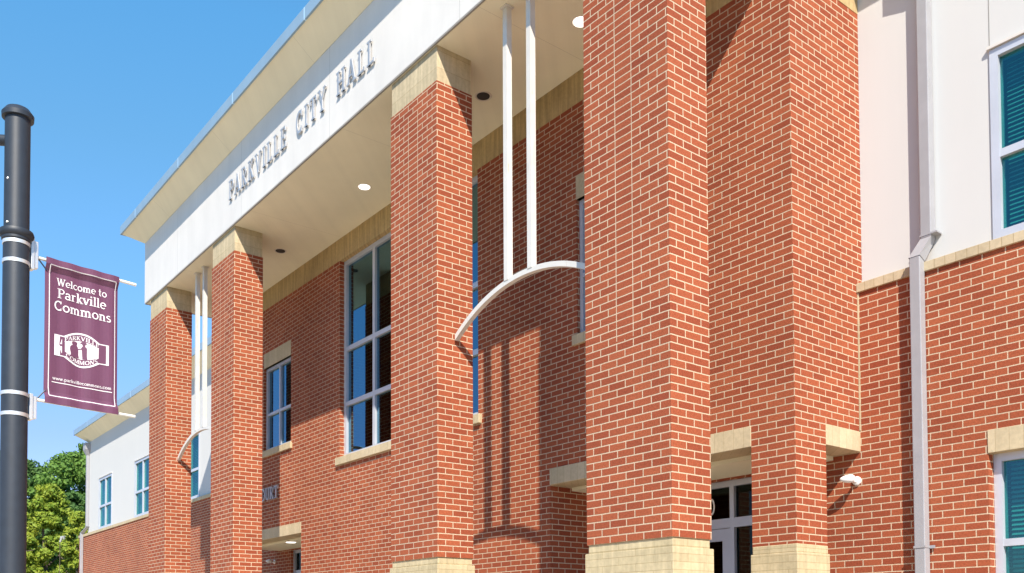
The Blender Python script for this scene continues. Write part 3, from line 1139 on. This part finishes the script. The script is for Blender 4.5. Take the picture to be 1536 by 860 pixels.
# ------------------------------------------------------------------ street lamp pole with banner
PZ = 6.26
pb = at(23, 500, PZ)
PXY = Vector((pb.x, pb.y))
BD = Vector((-math.sin(math.radians(9)), math.cos(math.radians(9)), 0))      # the banner's direction, away from the kerb
BN = Vector((BD.y, -BD.x, 0))                                                # the banner's face, towards the viewer
if BN.dot(CAM - pb) < 0:
    BN = -BN
lamp = empty('street_lamp', (PXY.x, PXY.y, G))
tag(lamp, 'dark blue-black street lamp pole with silver banner straps, at left edge', 'street lamp')
zt = at(23, 172, PZ).z
zc = at(23, 352, PZ).z
R1, R0 = .079, .082
c0 = Vector((PXY.x, PXY.y, 0))
mb = MB().lathe([(R0, G + .3), (R0, zc - .03), (R1, zc + .03), (R1, zt)], c0, n=40)
mb.build('pole', M['pole'], lamp, smooth=True)
MB().lathe([(.2, G), (.2, G + .12), (.15, G + .2), (.11, G + .32), (R0, G + .36)], c0, n=32).build('pole_base', M['pole'], lamp, smooth=True)
MB().lathe([(R1, zt - .012), (.099, zt - .008), (.101, zt + .022), (.092, zt + .034), (.075, zt + .058), (.045, zt + .074), (0, zt + .08)], c0, n=40).build('pole_cap', M['pole'], lamp, smooth=True)
MB().lathe([(R1, zc + .035), (.104, zc + .027), (.110, zc + .008), (.104, zc - .012), (.092, zc - .022), (.092, zc - .038), (R0, zc - .044)], c0, n=40).build('collar', M['pole'], lamp, smooth=True)
za = at(8, 207, PZ).z
AD = -RT.copy()
AD.z = 0
AD.normalize()
arm = MB().tube([c0 + Vector((0, 0, za)), c0 + AD * .35 + Vector((0, 0, za + .02)), c0 + AD * .8 + Vector((0, 0, za + .0))], .036, 16)
ao = arm.build('lamp_arm', M['pole'], lamp, smooth=True)
MB().lathe([(0, .14), (.06, .13), (.1, .06), (.19, 0), (.2, -.03), (.18, -.04), (0, -.04)], c0 + AD * .9 + Vector((0, 0, za - .06)), n=28).build('lamp_shade', M['pole'], lamp, smooth=True)
view = (CAM - pb)
view.z = 0
view.normalize()
side = Vector((-view.y, view.x, 0))
for py in (272, 338):
    zz = at(12, py, PZ).z
    dirn = (view * .8 - RT * .6)
    dirn.z = 0
    dirn.normalize()
    MB().lathe([(.008, 0), (.008, .004), (.004, .007), (0, .0075)], c0 + Vector((0, 0, zz)) + dirn * (R1 - .001), tuple(dirn), 10).build('bolt', M['steel'], lamp)
for (pys, zlo, zhi) in (((362, 391), 350, 398), ((590, 621), 588, 628)):
    zl_, zh_ = at(48, zhi, PZ).z, at(48, zlo, PZ).z
    for py in pys:
        zz = at(23, py + 3, PZ).z
        MB().lathe([(R0 + .001, -.013), (R0 + .004, -.012), (R0 + .004, .012), (R0 + .001, .013)], c0 + Vector((0, 0, zz)), n=40).build('strap', M['steel'], lamp, smooth=True)
    zm, hz = (zl_ + zh_) / 2, (zh_ - zl_) / 2
    p = c0 + BD * (R0 + .016)
    mb = MB().obox((p.x, p.y, zm), BD * .0119, BN * .028, (0, 0, hz))
    bo = mb.build('bracket', M['steel'], lamp, bevel=.003)
    p = c0 + BD * (R0 + .042)
    MB().obox((p.x, p.y, zm), BD * .012, BN * .020, (0, 0, hz * .86)).build('clamp', M['steel'], bo, bevel=.003)

# banner: edges measured along its direction from the pole's axis
def along(px, py):
    """distance along BD from the pole axis, and height, of the banner-plane point under a pixel"""
    ray = FW + RT * ((px - PX) / FPX) - UP * ((py - PY) / FPX)
    q = Vector((PXY.x, PXY.y, 0)) - CAM
    t = (q.x * BN.x + q.y * BN.y) / (ray.x * BN.x + ray.y * BN.y)
    w_ = CAM + ray * t
    return (w_ - Vector((PXY.x, PXY.y, 0))).dot(BD), w_.z


s0 = along(66, 500)[0]
s1 = along(176, 520)[0]
ztop = (along(66, 388)[1] + along(175, 415)[1]) / 2
zbot = (along(66, 604)[1] + along(177, 624)[1]) / 2
BWD, BHT = s1 - s0, ztop - zbot


def fold(u, v):
    """gentle ripple of the cloth, metres"""
    pocket = .025 * max(0.0, min(1.0, max((2 / 24 - v) * 24, (v - 22 / 24) * 24)))
    return pocket + .006 * math.sin(u * 9.0 + v * 1.2) * (0.35 + math.sin(math.pi * max(0, min(1, v)))) + .004 * math.sin(u * 21 + 1.0)


def bp(u, v, h=0.0):
    """u, v in 0..1 across / up the banner; h above its face"""
    p = Vector((PXY.x, PXY.y, 0)) + BD * (s0 + u * BWD) + BN * (fold(u, v) + h)
    p.z = zbot + v * BHT
    return p


ban = empty('banner', tuple(bp(.5, .5)))
tag(ban, 'plum purple Welcome to Parkville Commons banner hung from the dark lamp pole', 'banner')
mb = MB()
NU, NV = 24, 24
for i in range(NU):
    for j in range(NV):
        u0, u1, v0, v1 = i / NU, (i + 1) / NU, j / NV, (j + 1) / NV
        mb.face([bp(u0, v0), bp(u1, v0), bp(u1, v1), bp(u0, v1)])
        mb.face([bp(u0, v1, -.004), bp(u1, v1, -.004), bp(u1, v0, -.004), bp(u0, v0, -.004)])
for j in range(NV):
    for u, sgn in ((0, 1), (1, -1)):
        q = [bp(u, j / NV), bp(u, (j + 1) / NV), bp(u, (j + 1) / NV, -.004), bp(u, j / NV, -.004)]
        mb.face(q if sgn > 0 else q[::-1])
mb.build('cloth', M['banner'], ban)
for v in (.985, .012):
    za_ = zbot + v * BHT
    a = c0 + BD * (R0 + .05) + Vector((0, 0, za_))
    e = c0 + BD * (s1 + .135) + Vector((0, 0, za_))
    MB().tube([a, e], .0115, 12).build('banner_rod', M['fibre'], lamp, smooth=True)
    sg = -1 if v > .5 else 1
    q1 = c0 + BD * (R0 + .055) + Vector((0, 0, za_ + .0))
    q2 = bp(.02, v + sg * .075, .004)
    MB().tube([q1, q2], .005, 6).build('tie', M['pole'], ban)

# sewn pockets
mb = MB()
for v in (.915, .075):
    for i in range(NU):
        mb.face([bp(i / NU, v, .0012), bp((i + 1) / NU, v, .0012), bp((i + 1) / NU, v + .004, .0012), bp(i / NU, v + .004, .0012)])
mb.build('seam', plain('plum_thread', (.12, .045, .085), .7), ban)

asp = BWD / BHT
H1 = .0022


def strip(mb, u0, v0, u1, v1, w, n=16, h=H1):
    """thin printed line between two points of the banner (w in banner heights)"""
    du, dv = (u1 - u0) * asp, v1 - v0
    l = math.hypot(du, dv)
    nu, nv = -dv / l * w / 2 / asp, du / l * w / 2
    for k in range(n):
        a, c_ = k / n, (k + 1) / n
        A = (u0 + (u1 - u0) * a, v0 + (v1 - v0) * a)
        C_ = (u0 + (u1 - u0) * c_, v0 + (v1 - v0) * c_)
        mb.face([bp(A[0] - nu, A[1] - nv, h), bp(C_[0] - nu, C_[1] - nv, h), bp(C_[0] + nu, C_[1] + nv, h), bp(A[0] + nu, A[1] + nv, h)])


mb = MB()
bl, br, bb, bt = .055, .955, .055, .955
strip(mb, bl, bb, br, bb, .006)
strip(mb, bl, bt, br, bt, .006)
strip(mb, bl, bb + .003, bl, bt - .003, .006)
strip(mb, br, bb + .003, br, bt - .003, .006)
strip(mb, .10, .155, .92, .155, .006)
mb.build('border_print', M['print'], ban)


def banner_text(name, s, uc, v, size, width, h=H1):
    """size: cap height in banner heights; width in banner widths"""
    ww = text_width(s)
    su = width / ww
    mb = MB()
    u = uc - width / 2
    for ch in s:
        if ch != ' ':
            char_into(mb, ch, lambda a, q, hh, u=u: bp(u + a * su, v + q * size, h + hh), .0008)
        u += glyph(ch)[2] * su
    return mb.build(name, M['print'], ban)


banner_text('lettering', 'Welcome to', .50, .832, .050, .68)
banner_text('lettering', 'Parkville', .50, .745, .066, .66)
banner_text('lettering', 'Commons', .51, .657, .066, .78)
banner_text('lettering', 'www.parkvillecommons.com', .51, .172, .022, .80)

# emblem: a white plaque with arched top and bottom, ears at the sides, two figures
EC = (.50, .415)
EW, EH = .74, .235


def ep(x, y, h):
    return bp(EC[0] + x * EW / 2, EC[1] + y * EH / 2, h)


def emblem_outline(k, ear=.62, n=22):
    up = [(-1 * k, ear * k), (-.68 * k, ear * k)]
    for i in range(n + 1):
        a = -.66 + 1.32 * i / n
        up.append((a * k, (ear + .42 * math.cos(a / .66 * math.pi / 2)) * k))
    up += [(.68 * k, ear * k), (1 * k, ear * k)]
    return up


def plaque(k, h, name, mat):
    mb = MB()
    o = emblem_outline(k)
    for a, c_ in zip(o[:-1], o[1:]):
        if c_[0] - a[0] > 1e-6:
            mb.face([ep(a[0], -a[1], h), ep(c_[0], -c_[1], h), ep(c_[0], c_[1], h), ep(a[0], a[1], h)])
    return mb.build(name, mat, ban)


plaque(1.0, .0022, 'emblem_rim', M['print'])
plaque(.90, .0028, 'emblem_field', M['banner'])
mb = MB()
N = 24
for i in range(N):
    a, c_ = -.62 + 1.24 * i / N, -.62 + 1.24 * (i + 1) / N
    f = lambda q: .30 + .24 * math.cos(q / .62 * math.pi / 2)
    mb.face([ep(a, -f(a), .0034), ep(c_, -f(c_), .0034), ep(c_, f(c_), .0034), ep(a, f(a), .0034)])
mb.build('emblem_oval', M['print'], ban)


def arc_text(s, top):
    mb = MB()
    size_x, size_y = .118, .24
    ww = text_width(s)
    span = 1.28 if top else 1.18
    u = 0
    for ch in s:
        w_ = glyph(ch)[2]
        xc = -span / 2 + (u + w_ / 2) / ww * span
        t_ang = xc / .66 * math.pi / 2
        yb_ = (.33 + .33 * math.cos(t_ang)) if top else -(.52 + .33 * math.cos(t_ang))
        if top:
            yb_ -= .06
        sl = -(.33 * math.pi / 2 / .66) * math.sin(t_ang) * (1 if top else -1)
        sc = span / ww
        char_into(mb, ch, lambda a, q, hh, xc=xc, yb_=yb_, sl=sl, w_=w_, sc=sc: ep(xc + (a - w_ / 2) * sc, yb_ + q * size_y + sl * (a - w_ / 2) * sc, .0034 + hh), .0006)
        u += w_
    return mb.build('emblem_lettering', M['print'], ban)


arc_text('PARKVILLE', True)
arc_text('COMMONS', False)
for sx in (-1, 1):
    mb = MB()
    for (y0, y1) in ((.1, .48), (-.42, -.02)):
        mb.face([ep(sx * .76 - .035, y0, .0034), ep(sx * .76 + .035, y0, .0034), ep(sx * .76 + .035, y1, .0034), ep(sx * .76 - .035, y1, .0034)])
    mb.build('emblem_bar', M['print'], ban)


def silhouette(name, pts, h=.0040):
    """strips of (y, x left, x right) from the bottom up"""
    mb = MB()
    for a, c_ in zip(pts[:-1], pts[1:]):
        mb.face([ep(a[1], a[0], h), ep(a[2], a[0], h), ep(c_[2], c_[0], h), ep(c_[1], c_[0], h)])
    return mb


s1_ = silhouette('figure', [(-.50, -.42, -.08), (-.30, -.40, -.10), (-.05, -.44, -.10), (.12, -.42, -.12), (.2, -.36, -.14), (.24, -.32, -.17), (.28, -.35, -.15), (.40, -.36, -.14), (.46, -.30, -.2)])
s1_.build('emblem_figure', M['banner'], ban)
s2_ = silhouette('figure', [(-.52, .04, .22), (-.3, .03, .2), (-.05, .02, .2), (.16, .0, .2), (.22, .02, .18), (.26, .05, .14), (.38, .03, .15), (.42, -.05, .2), (.45, -.04, .2), (.54, .03, .14)])
s2_.face([ep(.16, .06, .0040), ep(.46, .02, .0040), ep(.46, .08, .0040), ep(.16, .16, .0040)])
s2_.face([ep(-.14, .0, .0043), ep(.03, .08, .0043), ep(.03, .14, .0043), ep(-.14, .06, .0043)])
s2_.build('emblem_figure', M['banner'], ban)

# ------------------------------------------------------------------ trees
def tree(px, py_top, depth, rad, mat, label, kind='broad', nleaf=9000, size=.22, name='leafy_tree', seed=1, cat='tree', dens=1.0):
    rng = np.random.default_rng(seed)
    top = at(px, py_top, depth)
    base = Vector((top.x, top.y, G))
    Ht = top.z - G
    root = empty(name, tuple(base))
    tag(root, label, cat, 'trees beyond the left wing')
    mb = MB()
    lean = rng.normal(0, .15, 2)
    tr = [base + Vector((lean[0] * t * t, lean[1] * t * t, Ht * .8 * t)) for t in np.linspace(0, 1, 7)]
    mb.tube(tr, [max(.05, .035 * Ht * (1 - .85 * t)) * .8 for t in np.linspace(0, 1, 7)], 9)
    for k in range(9):
        t = rng.uniform(.25, .85)
        p = base + Vector((0, 0, Ht * .8 * t))
        ang = rng.uniform(0, 6.28)
        l = rad * rng.uniform(.5, .85)
        q = p + Vector((math.cos(ang) * l, math.sin(ang) * l, l * rng.uniform(.3, .8)))
        mb.tube([p, (p + q) / 2 + Vector((0, 0, .1 * l)), q], [.05, .035, .015], 6)
    mb.build('trunk', M['bark'], root)
    # clumps of leaves through the crown's volume
    nc = int((95 if kind == 'broad' else 130) * dens)
    z0f = .16 if kind == 'broad' else .05
    C = []
    while len(C) < nc:
        h = rng.uniform(z0f, 1)
        prof = (math.sin(math.pi * min(1, (h - z0f) / (1 - z0f) * .88 + .10)) ** .6) if kind == 'broad' else (1.05 - h) ** .6 * min(1, (h - z0f) * 7 + .35)
        r = rad * prof * math.sqrt(rng.uniform(.12, 1)) * rng.uniform(.75, 1.08)
        a = rng.uniform(0, 6.283)
        C.append((math.cos(a) * r, math.sin(a) * r, h * Ht * .985, rng.uniform(.12, .22) * rad * (1 if kind == 'broad' else .75)))
    C = np.array(C)
    idx = rng.integers(0, nc, nleaf)
    off = rng.normal(0, 1, (nleaf, 3))
    off /= np.linalg.norm(off, axis=1)[:, None]
    off *= (rng.uniform(0, 1, nleaf) ** .45)[:, None]
    off[:, 2] *= .62
    P = C[idx, :3] + off * C[idx, 3][:, None]
    P[:, 2] = np.minimum(P[:, 2], Ht)
    nrm = off + rng.normal(0, .5, (nleaf, 3)) + np.array([0, 0, .35])
    nrm /= np.linalg.norm(nrm, axis=1)[:, None]
    ref = rng.normal(0, 1, (nleaf, 3))
    a = np.cross(nrm, ref)
    a /= np.linalg.norm(a, axis=1)[:, None]
    c_ = np.cross(nrm, a)
    sz = size * rng.uniform(.55, 1.25, nleaf)[:, None]
    V = np.stack([P - a * sz, P - c_ * sz * .5, P + a * sz, P + c_ * sz * .5], 1).reshape(-1, 3)
    me = bpy.data.meshes.new('crown')
    me.from_pydata(V.tolist(), [], np.arange(nleaf * 4).reshape(-1, 4).tolist())
    me.materials.append(mat)
    o = bpy.data.objects.new('crown', me)
    COL.objects.link(o)
    o.parent = root
    return root


tree(74, 727, 46, 2.5, M['leaf_gold'], 'golden green tree beside the dark lamp pole', 'cone', 34000, .105, 'golden_tree', 3, dens=2.2)
tree(118, 768, 43, 1.7, M['leaf_gold'], 'low yellow-green tree against the corner of the left wing', 'cone', 20000, .10, 'golden_tree', 4, dens=1.6)
tree(100, 682, 64, 4.2, M['leaf_mid'], 'tall rounded green tree rising behind the golden tree', 'broad', 40000, .15, 'leafy_tree', 5, dens=2.2)
tree(142, 668, 76, 4.2, M['leaf_mid'], 'green treetop just showing behind the rain head of the left wing', 'broad', 26000, .17, 'leafy_tree', 6, dens=1.8)
tree(40, 690, 70, 3.6, M['leaf_dark'], 'dark green tree directly behind the lamp pole', 'broad', 30000, .16, 'leafy_tree', 7, dens=2.0)
tree(2, 676, 62, 3.2, M['leaf_dark'], 'dark green tree at the left edge of the photo', 'broad', 26000, .16, 'leafy_tree', 8, dens=1.8)
tree(108, 738, 56, 3.0, M['leaf_dark'], 'dark green tree between the golden tree and the left wing', 'broad', 28000, .14, 'leafy_tree', 9, dens=2.0)
tree(8, 742, 45, 2.1, M['leaf_gold'], 'golden green tree left of the lamp pole', 'cone', 22000, .105, 'golden_tree', 10, dens=1.8)

# small lamp among the trees
p = at(90, 812, 40)
al = empty('area_light', (p.x, p.y, G))
tag(al, 'small pale lamp head on a thin pole in front of the golden tree', 'street lamp')
MB().tube([(p.x, p.y, G), (p.x, p.y, p.z - .05)], .014, 8).build('pole', M['bark'], al)
q = at(96, 806, 40)
MB().tube([(p.x, p.y, p.z - .05), tuple((p + q) / 2 + Vector((0, 0, .09))), tuple(q + Vector((0, 0, .02))), tuple(q - Vector((0, 0, .10)))], [.03, .075, .08, .03], 10).build('lamp_head', M['steel'], al, smooth=True)
